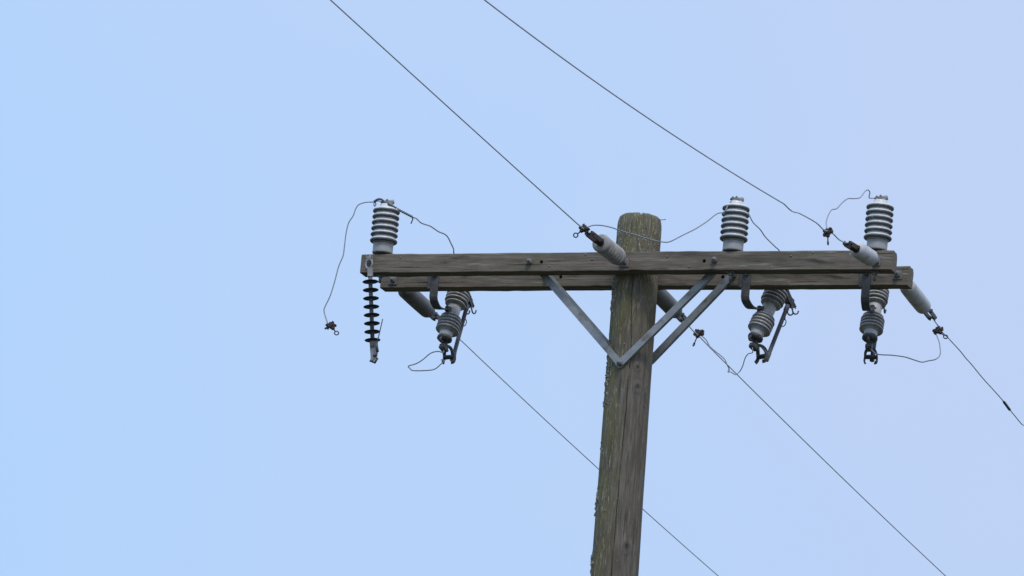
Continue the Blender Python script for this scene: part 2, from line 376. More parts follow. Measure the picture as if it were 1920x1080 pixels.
# ------------------------------------------------------------------ crossarms
H, T, SEP = .1137, .0899, .3167
XL, XR = -1.5358, 1.5142
YF, YB = -SEP/2, SEP/2                       # centre planes of the near and the far arm
def crossarm(yc, seed, label, holes):
    root = thing('crossarm', V((0, yc, ZA)), label, 'crossarm', 'wooden crossarms on the pole')
    c = .013; nseg = 240; H2 = H/2-.004
    prof = [(-T/2, -H/2+.003), (-T/2+.003, -H/2), (T/2-.003, -H/2), (T/2, -H/2+.003), (T/2, H2-c), (T/2-c, H2), (-T/2+c, H2), (-T/2, H2-c+.006)]
    sub = []
    for i in range(len(prof)):
        a, b = prof[i], prof[(i+1) % len(prof)]; k = 6 if math.hypot(a[0]-b[0], a[1]-b[1]) > .05 else 1
        for j in range(k): sub.append((a[0]+(b[0]-a[0])*j/k, a[1]+(b[1]-a[1])*j/k))
    rings = []
    for i in range(nseg+1):
        x = XL+(XR-XL)*i/nseg; e = 0
        sag = .002*noise.noise(V((x*.6, seed, 0))) - .003*max(0, -x)
        ring = []
        for (y, z) in sub:
            d = .0022*noise.noise(V((x*3, y*30+seed, z*30)))+.0014*noise.noise(V((x*14, y*45+seed, z*45)))
            L_ = math.hypot(y, z); y2 = y*(1+d/L_); z2 = z*(1+d/L_)
            if abs(z) > H/2-.004: z2 -= .0045*max(0, noise.noise(V((x*9, seed+y*8, 4)))-.1)*math.copysign(1, z)
            ring.append(V((x+(.0015*noise.noise(V((y*60, z*60, seed))) if i in (0, nseg) else 0), yc+y2, ZA+z2+sag)))
        rings.append(ring)
    beam = MB().ring_loft(rings, sm=False).build('beam', M['arm'], root)
    # drill the spare bolt holes for real
    cm = MB()
    for hx, hz in holes: cm.lathe([(.0105, -.1), (.0105, .1)], V((hx, yc, ZA+hz)), Y, 16)
    cut = cm.build('drill', M['arm'], root)
    bo = beam.modifiers.new('b', 'BOOLEAN'); bo.object = cut; bo.operation = 'DIFFERENCE'; bo.solver = 'EXACT'
    dg = bpy.context.evaluated_depsgraph_get(); dg.update()
    me = bpy.data.meshes.new_from_object(beam.evaluated_get(dg)); beam.modifiers.clear()
    if len(me.polygons) > 1000: beam.data = me
    bpy.data.objects.remove(cut)
    return root
def bolt(root, p, axis=-Y, washer=.024, name='bolt', square=True):
    b = MB(); x, y, z = frame(axis, Z)
    if square: b.box(p+axis*.003, x, y, z, washer*2, washer*2, .006, .001)
    else: b.lathe([(washer, 0), (washer, .004)], p, axis, 20)
    b.hexnut(p+axis*.005, axis, .016, .014)
    b.tube([p+axis*.01, p+axis*.036], .0085, 10)
    return b.build(name, M['bolt'], root)
def front_xz(px, py, y): p = at(px, py, y); return p.x, p.z-ZA
yff, yrf = YF-T/2, YB-T/2
hol1 = [front_xz(1015, 491, yff), front_xz(1320, 489, yff)]
hol2 = [front_xz(1051, 519, yrf), front_xz(1355, 519, yrf)]
arm1 = crossarm(YF, 1.3, 'nearer wooden crossarm, upper in view, carrying the three upright ribbed insulators', hol1)
arm2 = crossarm(YB, 8.1, 'farther wooden crossarm, lower in view, carrying the three hanging fuse cutouts', hol2)
for px, py in ((993, 491), (1340, 488)):
    bolt(arm1, at(px, py, yff), washer=.017, square=False)
bolt(arm2, at(737, 526, yrf)); bolt(arm2, at(1375, 517, yrf), washer=.015, square=False)
bolt(arm2, at(1026, 519, yrf), washer=.015, square=False)
bolt(arm1, V((KL*0, yff, ZA-.01)) , washer=.026)
# small nails and staples left in the arm faces
for px, py, yy, ar in ((751, 483, yff, arm1), (1030, 499, yff, arm1), (1098, 477, yff, arm1), (1251, 481, yff, arm1), (1292, 500, yff, arm1), (1483, 480, yff, arm1), (1524, 474, yff, arm1), (1110, 486, yff, arm1)):
    p = at(px, py, yy); MB().lathe([(.0055, 0), (.0055, .002), (.002, .0035)], p, -Y, 10).build('nail', M['bolt'], ar)

# ------------------------------------------------------------------ braces
def brace(top, bot, label, flip):
    root = thing('crossarm_brace', bot, label, 'brace', 'steel braces under the crossarms')
    d = (top-bot).normalized(); y = Y if not flip else -Y     # y: towards between the arms' far side
    side = d.cross(Y).normalized();
    if side.z > 0: side = -side                                # lower edge of the strap
    b = MB()
    yv = (Y-Y.dot(d)*d).normalized()
    wd, th, fl = .037, .0045, .028
    def L_(p, w_, f_):
        e = p+side*w_/2; a = p-side*w_/2
        return [a, e, e+yv*f_, e+yv*f_-side*th, e+yv*th-side*th, a+yv*th]
    Ln = (top-bot).length
    # strap flattened at the bottom joint, angle section along the span
    st = [(-.022, .026, th+.0005), (-.016, .036, th+.0005), (.03, .04, th+.0005), (.075, wd, fl*.5), (.12, wd, fl), (Ln-.06, wd, fl), (Ln-.03, wd, th+.0005), (Ln+.02, wd*.9, th+.0005)]
    b.ring_loft([L_(bot+d*s-yv*th/2, w_, f_) for s, w_, f_ in st], sm=False)
    b.build('bar', M['galv'], root)
    return root
bt_l, bt_r = at(1003, 497, -.1105), at(1350, 496, -.1105)
apex = at(1163, 682, -.1275)
bl = brace(bt_l, apex, 'front left steel brace running from the near crossarm down to the pole', False)
br = brace(bt_r, apex+V((0, -.006, .0)), 'front right steel brace crossing the pole face, meeting the left one in a V', False)
mir = lambda p, dy=0: V((p.x, -p.y+dy, p.z))
brace(mir(bt_l, -.004), mir(apex), 'back left steel brace, almost hidden behind the front left one', True)
brace(mir(bt_r, -.004), mir(apex, .006), 'back right steel brace coming out from behind the pole', True)
b = MB(); p = apex+V((.0, -.012, 0)); b.lathe([(.017, 0), (.017, .004)], p, -Y, 20).hexnut(p-Y*.004, -Y, .014, .012).tube([p, p-Y*.03], .007, 10)
b.build('bolt', M['bolt'], br)

# ------------------------------------------------------------------ upright post insulators
def fins(prof_core, r_out, centers, th_up, th_dn, rim):
    """radius/height profile of a ribbed body, bottom to top"""
    P = []
    for c in centers:
        P += [(prof_core, c-th_dn-.001), (prof_core+.003, c-th_dn), (r_out-.010, c-rim-.0035), (r_out-.003, c-rim), (r_out, c-rim*.3), (r_out-.0005, c+rim*.6), (r_out-.004, c+rim*1.2), (prof_core+.003, c+th_up), (prof_core, c+th_up+.002)]
    return P
def post_insulator(px, py, label, seed, head_rot=0.0):
    p = at(px, py, YF); p.y = YF; p.z = ZA+H/2+.0015
    root = thing('post_insulator', p, label, 'insulator', 'upright ribbed insulators on the near crossarm')
    lean = (Z + V((math.sin(seed)*.006, math.cos(seed*3)*.006, 0))).normalized()
    MB().lathe([(.050, 0), (.0565, .0015), (.0575, .006), (.056, .012), (.056, .052), (.052, .060)], p, lean, 48).build('base', M['post_base'], root)
    cs = [.074+.0335*i for i in range(6)]
    core = [(.056, .0605), (.0600, .064)]
    for i, c in enumerate(cs): core += [(.0600, c-.012), (.0600, c+.003), (.0738, c+.0028), (.0735, c+.0060), (.0670, c+.0135), (.0602, c+.0175)]  # pale ring per shed: the lit upper face put into the colour
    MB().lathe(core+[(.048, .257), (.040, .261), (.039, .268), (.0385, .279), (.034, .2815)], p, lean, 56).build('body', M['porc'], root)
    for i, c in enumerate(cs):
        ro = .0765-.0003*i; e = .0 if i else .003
        MB().lathe([(.0605, c-.0100), (.063, c-.0102), (.070, c-.0080-e), (.0742, c-.0050-e), (ro, c-.0015), (ro-.0008, c+.001), (ro-.0026, c+.0028), (.0725, c+.0032), (.0605, c+.0032)], p, lean, 56).build('shed', M['shed_shade'], root)  # rim and underside of the shed, shade painted in as a dark colour
    a = head_rot; hx = rt*math.cos(a)+dh*math.sin(a); hy = Z.cross(hx)
    o = p+lean*.2805
    h = MB()
    h.lathe([(.028, 0), (.030, .002), (.030, .008), (.020, .011)], o, lean, 28)
    h.box(o+Z*.011, hx, hy, Z, .060, .026, .008, .002)
    h.lathe([(.010, -.018), (.0135, -.016), (.0135, .011), (.010, .014)], o+hx*.024+Z*.018, (hx*.9+Z*.25), 20)
    h.box(o-hx*.006+Z*.017, hx, hy, Z, .020, .032, .012, .003)
    h.build('head', M['post_base'], root)
    k = MB(); k.box(o-hx*.016+Z*.015, (hx+Z*.3).normalized(), hy, Z, .032, .024, .009, .003)
    k.tube([o-hx*.004+Z*.014, o-hx*.002+Z*.034], .004, 8); k.hexnut(o-hx*.003+Z*.023, Z, .008, .006)
    k.tube([o-hx*.034+Z*.008, o-hx*.020+Z*.026], .006, 8)
    k.tube(smooth([o-hx*.036-Z*.004, o-hy*.028+Z*.004, o+hx*.034-Z*.002], 6), .0045, 8)
    k.build('wire_clamp', M['dark'], root)
    s = MB(); q = V((p.x, p.y, ZA-H/2)); s.box(q-Z*.003, X, Y, Z, .05, .05, .005, .001); s.hexnut(q-Z*.006, -Z, .015, .013); s.tube([q, q-Z*.05], .008, 10)
    s.build('mounting_stud', M['bolt'], root)
    return root, o
post_l, top_l = post_insulator(717, 476, 'upright light grey ribbed insulator at the left end of the near crossarm', 1)
post_m, top_m = post_insulator(1374, 470, 'upright light grey ribbed insulator just right of the pole top', 4, .25)
post_r, top_r = post_insulator(1644, 466, 'upright light grey ribbed insulator at the right end beside the pale dead-end insulator', 2, -.1)

# ------------------------------------------------------------------ dead-end insulators
def dead_end(anchor, tip, out_dir, b0, b1, ribs, rad, material, label, group, pitch=.03, rib_d=.006):
    """anchor: on the arm face; body runs from fraction b0 to b1 of anchor -> tip; then the clevis"""
    root = thing('dead_end_insulator', anchor, label, 'insulator', group)
    d = tip-anchor; L_ = d.length; u = d.normalized()
    pb = MB(); x, y, z = frame(out_dir, Z)
    pb.box(anchor+out_dir*.0045, X, Z, Y, .044, .046, .006, .001)
    pb.hexnut(anchor+out_dir*.007, out_dir, .017, .013); pb.tube([anchor, anchor+out_dir*.035], .009, 10)
    pb.torus(anchor+out_dir*.050, X, .020, .007, 18, 8)
    pb.build('eye_bolt', M['bolt'], root)
    cl = MB(); s0 = anchor+out_dir*.055; s1 = anchor+u*(L_*b0)
    dd = (s1-s0).normalized(); sx, sy, _ = frame(dd, X)
    for sgn in (-1, 1): cl.bar([s0+sx*.013*sgn, s1+sx*.013*sgn], .022, .005, sy)
    cl.tube([s0-sx*.022, s0+sx*.022], .006, 8); cl.lathe([(.012, 0), (.018, .012), (.018, .03)], s1-u*.012, u, 20)
    cl.build('clevis', M['bolt'], root)
    a0, a1 = L_*b0, L_*b1; bl_ = a1-a0
    prof = [(.016, a0), (.024, a0+.002)]
    if ribs:
        n_ = max(3, int((bl_-.02)/pitch)); pt = (bl_-.03)/n_
        prof += [(rad*.9, a0+.012)]
        for i in range(n_):
            c = a0+.014+pt*(i+.5)
            prof += [(rad-rib_d, c-pt*.5), (rad-rib_d, c), (rad-.005, c+pt*.05), (rad-.0005, c+pt*.10), (rad, c+pt*.22), (rad-.002, c+pt*.28), (rad-.008, c+pt*.33), (rad-rib_d, c+pt*.38)]
        prof += [(rad*1.02, a1-.020), (rad*1.03, a1-.012), (rad*.97, a1-.004), (rad*.8, a1), (rad*.45, a1+.002), (.016, a1+.003)]
    else:
        prof += [(rad*.72, a0+.006), (rad*.93, a0+.022)]
        k = 7
        for i in range(k+1):
            t = i/k; prof += [(rad*(.985+.02*math.sin(t*PI)), a0+.03+(bl_-.075)*t)]
        prof += [(rad*.97, a1-.034), (rad*.84, a1-.014), (rad*.6, a1-.003), (rad*.4, a1), (.015, a1+.002)]
    MB().lathe(prof, anchor, u, 48).build('ribbed_body' if ribs else 'body', material, root)
    sh_ = MB(); q0 = anchor+u*(a1-.002); q1 = tip
    sx, sy, _ = frame(u, X)
    sh_.lathe([(.019, 0), (.021, .006), (.019, .022), (.012, .03)], q0, u, 20)
    e = (q1-q0).length
    for sgn in (-1, 1): sh_.bar([q0+sx*.009*sgn+u*.015, q0+sx*.018*sgn+u*.04, q1+sx*.018*sgn-u*.015, q1+sx*.012*sgn], .026, .007, sy)
    sh_.tube([q0+u*.045-sx*.028, q0+u*.045+sx*.028], .008, 8); sh_.hexnut(q0+u*.045+sx*.022, sx, .012, .01)
    sh_.tube([q1-u*.014-sx*.026, q1-u*.014+sx*.026], .0075, 8)
    sh_.build('shackle', M['rust' if out_dir.y < 0 else 'bracket'], root)
    return root
# near side
x2 = at(1169, 490, yff); tip2 = atx(1104, 437, x2.x)
dead_end(x2, tip2, -Y, .13, .66, True, .050, M['de_grey'], 'grey ribbed dead-end insulator in front of the pole, holding the upper left line', 'dead-end insulators on the near crossarm', pitch=.040, rib_d=.022)
x3 = at(1644, 491, yff); tip3 = atx(1588, 456, x3.x)
dead_end(x3, tip3, -Y, .17, .69, False, .045, M['de_pale'], 'pale smooth dead-end insulator at the right end of the near crossarm', 'dead-end insulators on the near crossarm')
# far side
yrb = YB+T/2
x4 = at(748, 533, yrb); tip4 = atx(820, 598, x4.x)
dead_end(x4, tip4, Y, .13, .79, False, .047, M['de_brown'], 'brownish dead-end insulator sloping down behind the left end of the far crossarm', 'dead-end insulators behind the far crossarm')
x5 = at(1211, 527, yrb); tip5 = atx(1283, 601, x5.x)
dead_end(x5, tip5, Y, .13, .79, False, .047, M['de_brown'], 'grey dead-end insulator sticking out from behind the pole, crossed by a brace', 'dead-end insulators behind the far crossarm')
x6 = at(1693, 527, yrb); tip6 = atx(1749, 597, x6.x)
dead_end(x6, tip6, Y, .12, .725, False, .046, M['de_pale'], 'pale dead-end insulator hanging off the right end of the far crossarm', 'dead-end insulators behind the far crossarm')
0 and print('tips', [tuple(round(c, 2) for c in t) for t in (tip2, tip3, tip4, tip5, tip6)], 'anch', [tuple(round(c, 2) for c in t) for t in (x2, x3, x4, x5, x6)])
# eye bolt shank crossing between the arms near the right end
p = at(1683, 515, yrf); bb = MB(); bb.tube([p, p-Y*.09], .009, 10); bb.hexnut(p-Y*.006, -Y, .019, .014); bb.box(p-Y*.003, X, Z, Y, .055, .055, .006, .001); bb.build('bolt', M['bolt'], arm2)

# ------------------------------------------------------------------ loose hanging insulator string at the left end
ys = yff-.055
st0 = at(692, 489, ys)
stroot = thing('suspension_insulator', st0, 'slim dark disc-shed insulator hanging loose from the left end of the near crossarm', 'insulator')
a0 = at(694.2, 519, ys); a1 = at(698.6, 641, ys); u = (a1-a0).normalized()
eye = MB(); eb = at(693, 487, yff)
eye.box(eb-Y*.003, X, Z, Y, .045, .045, .006, .001); eye.hexnut(eb-Y*.006, -Y, .016, .012); eye.tube([eb, eb-Y*.03], .008, 8)
eye.torus(st0+V((0, .012, .008)), V((1, .35, 0)), .024, .0065, 20, 8)
eye.build('eye_bolt', M['bolt'], stroot)
lk = MB(); lk.torus(at(692, 495, ys), V((.25, 1, 0)), .021, .006, 20, 8, 1.25)
lk.bar([at(694, 501, ys), at(694.5, 517, ys)], .028, .014, X); lk.lathe([(.013, 0), (.016, .004), (.013, .012)], a0-u*.008, u, 20)
lk.build('shackle', M['post_base'], stroot)
nS = 8; Ls = (a1-a0).length; prof = [(.009, -.002), (.0115, 0)]
MB().lathe([(.0115, 0), (.0115, Ls)], a0, u, 20).build('core', M['poly_core'], stroot)
s0 = (at(694.5, 527, ys)-a0).dot(u); s1 = (at(698, 636.6, ys)-a0).dot(u)
for i in range(nS):
    c = s0+(s1-s0)*i/(nS-1)
    MB().lathe([(.0118, c-.008), (.020, c-.004), (.040, c+.0015), (.0440, c+.0035), (.0430, c+.0050), (.030, c+.0045), (.0118, c+.004)], a0, u, 40).build('shed', M['poly_dark'], stroot)
ft = MB(); q = a1; sx = X
ft.lathe([(.016, -.004), (.017, .002), (.015, .03)], q, u, 20)
ft.bar([q+u*.02, q+u*.075+X*.002, q+u*.105+X*.002], .030, .012, X)
ft.bar([q+X*.02-Y*.01+u*.01, q+X*.024-Y*.01+u*.07, q+X*.014-Y*.01+u*.11], .010, .016, X)
ft.build('end_fitting', M['post_base'], stroot)
kp = MB(); kp.tube(smooth([at(717.5, 598, ys-.03), at(713, 618, ys-.03), at(708, 640, ys-.025), at(706, 655, ys-.02)], 5), .003, 6)
kp.tube([at(705, 640, ys-.02), at(708, 660, ys-.02)], .008, 8); kp.tube([at(694, 676, ys), at(703, 680, ys), at(708, 671, ys)], .007, 8)
kp.tube([at(700, 668, ys-.022), at(706, 664, ys-.022)], .008, 8)
kp.build('keeper_pin', M['dark'], stroot)

# ------------------------------------------------------------------ fuse cutouts
def cutout(strap_px, strap_end, collar_px, rel, tau, label, tube_gap=.105, fl_side=-1):
    o_ = (dh*math.cos(rel)+rt*math.sin(rel)).normalized()          # outward, level
    S = at(*strap_px, yrf-.006)
    # the collar stands on the line going outward from the strap
    r = ray(*collar_px); nrm = Z.cross(o_); C = CAM+r*((S-CAM).dot(nrm)/r.dot(nrm))
    b_ = (Z*math.cos(tau)+o_*math.sin(tau)); q_ = (o_*math.cos(tau)-Z*math.sin(tau)); s_ = Z.cross(o_)
    P = lambda t, q=0, s=0: C+b_*t+q_*q+s_*s
    root = thing('fuse_cutout', C, label, 'fuse cutout', 'fuse cutouts hanging behind the far crossarm')
    # strap bracket bolted on the arm face, then hooked back to the collar
    k = MB(); E = at(*strap_end, yrf-.006)
    topp = V((S.x, S.y, ZA+.050)); low = V((S.x, S.y, E.z))
    d2 = (C-low); d2.z = 0
    pts = [topp, V((S.x, S.y, ZA-.06)), low+Z*.03]
    arc = smooth([low+Z*.03, low+Z*.005+d2*.06, low-Z*.02+d2*.28, P(-.005)-d2.normalized()*.055], 5)
    k.bar(pts[:2]+arc, .046, .008, X)
    k.bar([topp+V((-.030, -.002, 0)), V((S.x-.030, S.y-.002, ZA-H/2-.012))], .016, .012, X)
    k.bar([P(-.005)-d2.normalized()*.07, P(-.005)-d2.normalized()*.03], .03, .02, Z)
    k.build('bracket', M['bracket'], root)
    bb = MB(); bp = V((S.x, S.y-.004, ZA+.01)); bb.lathe([(.016, 0), (.016, .004)], bp, -Y, 16); bb.hexnut(bp-Y*.003, -Y, .014, .012); bb.build('bolt', M['bolt'], root)
    MB().lathe([(.037, -.034), (.0385, -.028), (.0385, .028), (.037, .034)], C, b_, 40).build('collar', M['cutcol'], root)
    for sgn in (-1, 1):
        pr = [(.036, .033)]
        for i in range(5):
            c = .046+.0205*i; ro = .0655 if i else .058
            if sgn < 0:   # lower half: skirts open downwards
                pr += [(.044, c-.009), (.050, c-.0065), (ro-.003, c-.003), (ro, c+.001), (ro, c+.006), (ro-.003, c+.0085), (.052, c+.0065), (.044, c+.0085)]
            else:
                pr += [(.044, c-.0085), (.052, c-.0065), (ro-.003, c-.0085), (ro, c-.006), (ro, c-.001), (ro-.003, c+.003), (.050, c+.0065), (.044, c+.009)]
        if sgn < 0: pr += [(.040, .145), (.036, .148)]
        else: pr += [(.036, .142)]
        MB().lathe(pr, C, b_*sgn, 48).build('ribbed_body', M['cutp'], root)
        MB().lathe([(.036, .142), (.0375, .15), (.037, .178), (.030, .182)], C, b_*sgn, 36).build('ferrule', M['cutcol'] if sgn < 0 else M['bracket'], root)
    # lower hinge
    h = MB()
    h.lathe([(.030, .178), (.042, .180), (.043, .192), (.034, .200), (.02, .204)], C, -b_, 28)
    h.tube(smooth([P(-.198, -.030), P(-.214, -.036), P(-.222, -.026), P(-.216, -.014), P(-.204, -.006)], 5), .0075, 8)
    h.bar([P(-.198, .005), P(-.225, .02), P(-.245, .045)], .034, .012, s_)
    h.box(P(-.238, .012), q_, s_, b_, .045, .036, .034, .006)
    for sg in (-1, 1):
        h.bar(smooth([P(-.215, .05, sg*.014), P(-.230, .078, sg*.030), P(-.250, .096, sg*.034), P(-.276, .097, sg*.034), P(-.288, .088, sg*.027)], 3), .020, .007, q_)
    h.box(P(-.250, .090), q_, s_, b_, .030, .064, .014, .003)
    h.tube(smooth([P(-.215, .03), P(-.198, .065), P(-.202, .098), P(-.225, .118)], 5), .009, 8)
    h.build('lower_hinge', M['dark'], root)
    # upper contact hood
    c = MB()
    c.bar([P(.186, -.01), P(.184, .045), P(.162, .085), P(.132, .150)], .036, .006, s_)
    for sg in (-1, 1):
        vs = [P(.176, .03, sg*.019), P(.158, .09, sg*.019), P(.127, .158, sg*.008), P(.118, .122, sg*.014), P(.128, .080, sg*.019)]
        vs2 = [v+s_*.004*sg for v in vs]; n_ = 5
        c.add(vs+vs2, [tuple(range(n_)), tuple(range(2*n_-1, n_-1, -1))]+[(i, (i+1) % n_, n_+(i+1) % n_, n_+i) for i in range(n_)], False)
    c.box(P(.140, tube_gap+.004), q_, s_, b_, .036, .030, .05, .005)
    c.build('upper_contact', M['dark'], root)
    hk = MB()
    for sg in (-1, 1):
        b1 = P(.112, tube_gap+.012, sg*.021)
        hk.tube(smooth([b1, b1+q_*.022-b_*.020, b1+q_*.040-b_*.022, b1+q_*.054-b_*.008, b1+q_*.054+b_*.010], 6), .0042, 8)
    hk.build('hook', M['dark'], root)
    t = MB()
    t.lathe([(.0125, 0), (.0135, .004), (.0135, .05), (.0118, .055), (.0118, .325), (.0145, .33), (.0145, .365), (.010, .372)], P(-.250, .128), (P(.12, tube_gap)-P(-.250, .128)), 24)
    tb = t.build('fuse_tube', M['tube'], root)
    rg = MB(); rc = P(.010, tube_gap+.024); rg.torus(rc, (s_*.8+q_*.5), .0115, .0028, 20, 8, 2.0, b_); rg.tube([P(.070, tube_gap+.006), P(.032, tube_gap+.022)], .0035, 8)
    rg.build('pull_ring', M['wire_dark'], root)
    return root, P
cutl, PL = cutout((815, 530), (817, 566), (850, 583), math.radians(31), math.radians(20), 'grey porcelain fuse cutout below the left end, right of the brownish dead-end insulator')
cutm, PM = cutout((1399, 530), (1400, 566), (1440, 582), math.radians(49), math.radians(24), 'grey porcelain fuse cutout right of the braces whose fuse tube stands clear')
cutr, PR = cutout((1624, 530), (1624, 568), (1639.5, 581), math.radians(14), math.radians(20), 'grey porcelain fuse cutout near the right end with its fuse tube hidden behind it')

# ------------------------------------------------------------------ conductors and jumpers
WR = .0036
def wire(name, pts, r, label, cat='wire', group=None, material='wire', n=8, kink=6):
    if cat == 'power line': material = 'line'
    P = [V(p) for p in pts]
    mb = MB().tube(smooth(P, kink), r, n)
    return tag(mb.build(name, M[material]), label, cat, group)
def span(pts, end_dir, length, sag):
    """the rest of a span outside the picture: a parabola leaving along the last slope"""
    a, b = pts[-2], pts[-1]; d = b-a; hor = V((0, d.y, 0)); s0 = d.z/abs(d.y) if abs(d.y) > 1e-6 else 0
    out = []; sgn = math.copysign(1, end_dir)
    z_end = ZA+.2; Lr = length
    # z = z0 + s0*t + k t^2 reaching z_end at t = Lr
    k = (z_end-b.z-s0*Lr)/Lr**2
    for i in range(1, 41):
        t = Lr*i/40; out.append(V((b.x, b.y+sgn*t, b.z+s0*t+k*t*t)))
    return out
def linefit(pix, x):
    """smooth a run of picture points into a clean curve z(y) in the plane x"""
    P = [atx(px, py, x) for px, py in pix]; n_ = len(P)
    import numpy as np
    ys_ = np.array([p.y for p in P]); zs_ = np.array([p.z for p in P]); c = np.polyfit(ys_, zs_, 2)
    return [V((x, y, float(np.polyval(c, y)))) for y in np.linspace(ys_[0], ys_[-1], 14)]

G = 'overhead line wires'
xw1 = x2.x
run = linefit([(1086, 422.5), (1034.6, 376), (966.5, 315.4), (913.2, 266.4), (860, 218.5), (777.8, 143.3), (711, 83.3), (620, 0)], xw1)
cl2 = atx(1095, 430, xw1)
wire('power_line', [tip2, cl2]+run+span(run, -1, 40, 1), WR, 'upper left overhead line wire ending at the ribbed insulator before the pole', 'power line', G, kink=4)
xw2 = x3.x
run = linefit([(1461, 377), (1422, 353.7), (1366.7, 320.4), (1311, 284.3), (1255.6, 247.2), (1200, 211), (1144.4, 173), (1068.9, 120), (1011, 77.8), (951, 31), (908.9, 0)], xw2)
slack = [(1585.6, 455), (1577, 451.5), (1570.5, 446.9), (1562.4, 438.6), (1552, 434), (1543.3, 430), (1530, 417.3), (1500, 400.5), (1489, 397.5), (1481.5, 393.4), (1470, 382.5)]
wire('power_line', [tip3]+[atx(a, b, xw2) for a, b in slack]+run+span(run, -1, 40, 1), WR, 'upper right overhead line wire, kinked where it nears the right end clamp', 'power line', G, kink=4)
xw4 = x4.x
run = linefit([(863, 636.9), (927.8, 697.8), (995.2, 762.6), (1031.5, 796.3), (1122.2, 879.3), (1203.2, 951.5), (1344.9, 1078.6)], xw4)
wire('power_line', [tip4]+run+span(run, 1, 40, 1), WR*.85, 'lower left overhead line wire passing behind the pole', 'power line', G, kink=4)
xw5 = x5.x
run = linefit([(1361.3, 681.5), (1381.6, 701.8), (1457.2, 776.7), (1554.5, 872), (1651.7, 965.3), (1772.3, 1079.3)], xw5)
lead = [(1290, 609.2), (1300.7, 621.5), (1311.9, 631.6), (1330.7, 650.9), (1351, 671.3)]
mid = thing('power_line', tip5, 'lower right overhead line wire leaving the insulator behind the pole, with a loose tail', 'power line', G)
MB().tube(smooth([tip5]+[atx(a, b, xw5) for a, b in lead]+run+span(run, 1, 40, 1), 4), WR*.9, 8).build('conductor', M['line'], mid)
tail = [(1311, 624), (1315.5, 628.5), (1325.6, 637.7), (1331.8, 648.9), (1345, 660.5), (1353, 667), (1360.3, 674.3), (1365.4, 685.5), (1368.4, 691.7), (1368.4, 696.7)]
MB().tube(smooth([atx(a, b, xw5) - X*.004 for a, b in tail], 4), WR*.85, 8).tube(smooth([atx(a, b, xw5)-X*.006 for a, b in ((1368, 692), (1367, 698), (1371, 697), (1376, 700), (1381, 703))], 4), .0028, 6).build('tail', M['line'], mid)
xw6 = x6.x
rj = [(1757.5, 609), (1762, 617), (1770, 626), (1777.7, 633.6), (1799, 656.5), (1811.3, 671.8), (1821.5, 683), (1841.9, 708), (1866.3, 735), (1883.6, 754.8), (1892.8, 767.4), (1905, 782.3), (1915.2, 794.6), (1921, 798)]
P6 = [atx(a, b, xw6) for a, b in rj]
l6 = thing('power_line', tip6, 'right overhead line wire with a dark splice, sloping off the right edge', 'power line', G)
last = P6[-1]; ext = [last+V((0, .25*i, .03*i-.012*i*i*.1)) for i in range(1, 9)]
ext += span([ext[-2], ext[-1]], 1, 40, 1)
MB().tube(smooth([tip6]+P6+ext, 4), WR*.9, 8).build('conductor', M['line'], l6)
sp = smooth([atx(1881, 752, xw6), atx(1886, 758.5, xw6), atx(1891, 765.5, xw6), atx(1894, 769, xw6)], 3)
MB().tube(sp, [.004]+[.008]*(len(sp)-2)+[.004], 10).build('splice', M['dark'], l6)

def jumper(pix, y0, y1, pre=(), post=(), r=WR*.92, **kw):
    ds = [0]
    for a, b in zip(pix, pix[1:]): ds.append(ds[-1]+math.hypot(a[0]-b[0], a[1]-b[1]))
    P = [at(p[0], p[1], p[2] if len(p) > 2 else y0+(y1-y0)*d/ds[-1]) for p, d in zip(pix, ds)]
    return list(pre)+P+list(post)
GJ = 'jumper wires on the pole top'
# a: from the left line clamp across the pole face to the middle post insulator
ja = jumper([(1100, 427), (1104, 424.9), (1114.6, 422.2), (1130.5, 423), (1148.2, 427), (1158.9, 431), (1180, 437.3), (1201, 443.5), (1222.6, 450), (1242, 453.6), (1256.3, 452.9), (1281, 440.5), (1305, 428.5), (1326.8, 414.3), (1343, 401.5), (1353.3, 399), (1357, 401)], cl2.y, YF-.075)
wire('jumper_wire', ja+[at(1361, 393, YF-.082), at(1366, 384, YF-.06), at(1371, 377, YF-.03)], WR*.9, 'jumper wire sagging across the face of the pole to the insulator right of it', 'jumper wire', GJ)
# d: middle post to the middle cutout
jd = jumper([(1378, 374, YF), (1390, 379, YF+.05), (1402, 396, YF+.075), (1406.3, 406.2, YF+.075), (1412.4, 417.4, YF+.09), (1425.6, 430.6, YF+.12), (1434.8, 443.9, YF+.16), (1453, 462.2, YF+.2), (1461.3, 470.3, YF+.25)], 0, 0)
wire('jumper_wire', jd+[jd[-1]+V((.02, .12, -.05)), PM(.23, -.02), PM(.196, .01)], WR*.9, 'jumper wire dropping from the insulator right of the pole behind the crossarms', 'jumper wire', GJ)
# b: right clamp up to the right post
cl3 = atx(1552, 436, xw2)
jb = jumper([(1550.5, 428), (1549, 418), (1552.5, 405), (1557.3, 396), (1561, 392.7), (1568.2, 391.5), (1573.5, 386.5), (1579.8, 379.7), (1589.5, 372.6), (1601.8, 372.4), (1612.8, 370.3), (1621.4, 359.5), (1627.2, 356), (1630.9, 361.2), (1629.5, 370), (1633, 371.6)], cl3.y, YF-.02)
wire('jumper_wire', jb+[top_r+Z*.016-rt*.01], WR*.85, 'bent jumper wire rising from the line clamp to the right end insulator top', 'jumper wire', GJ)
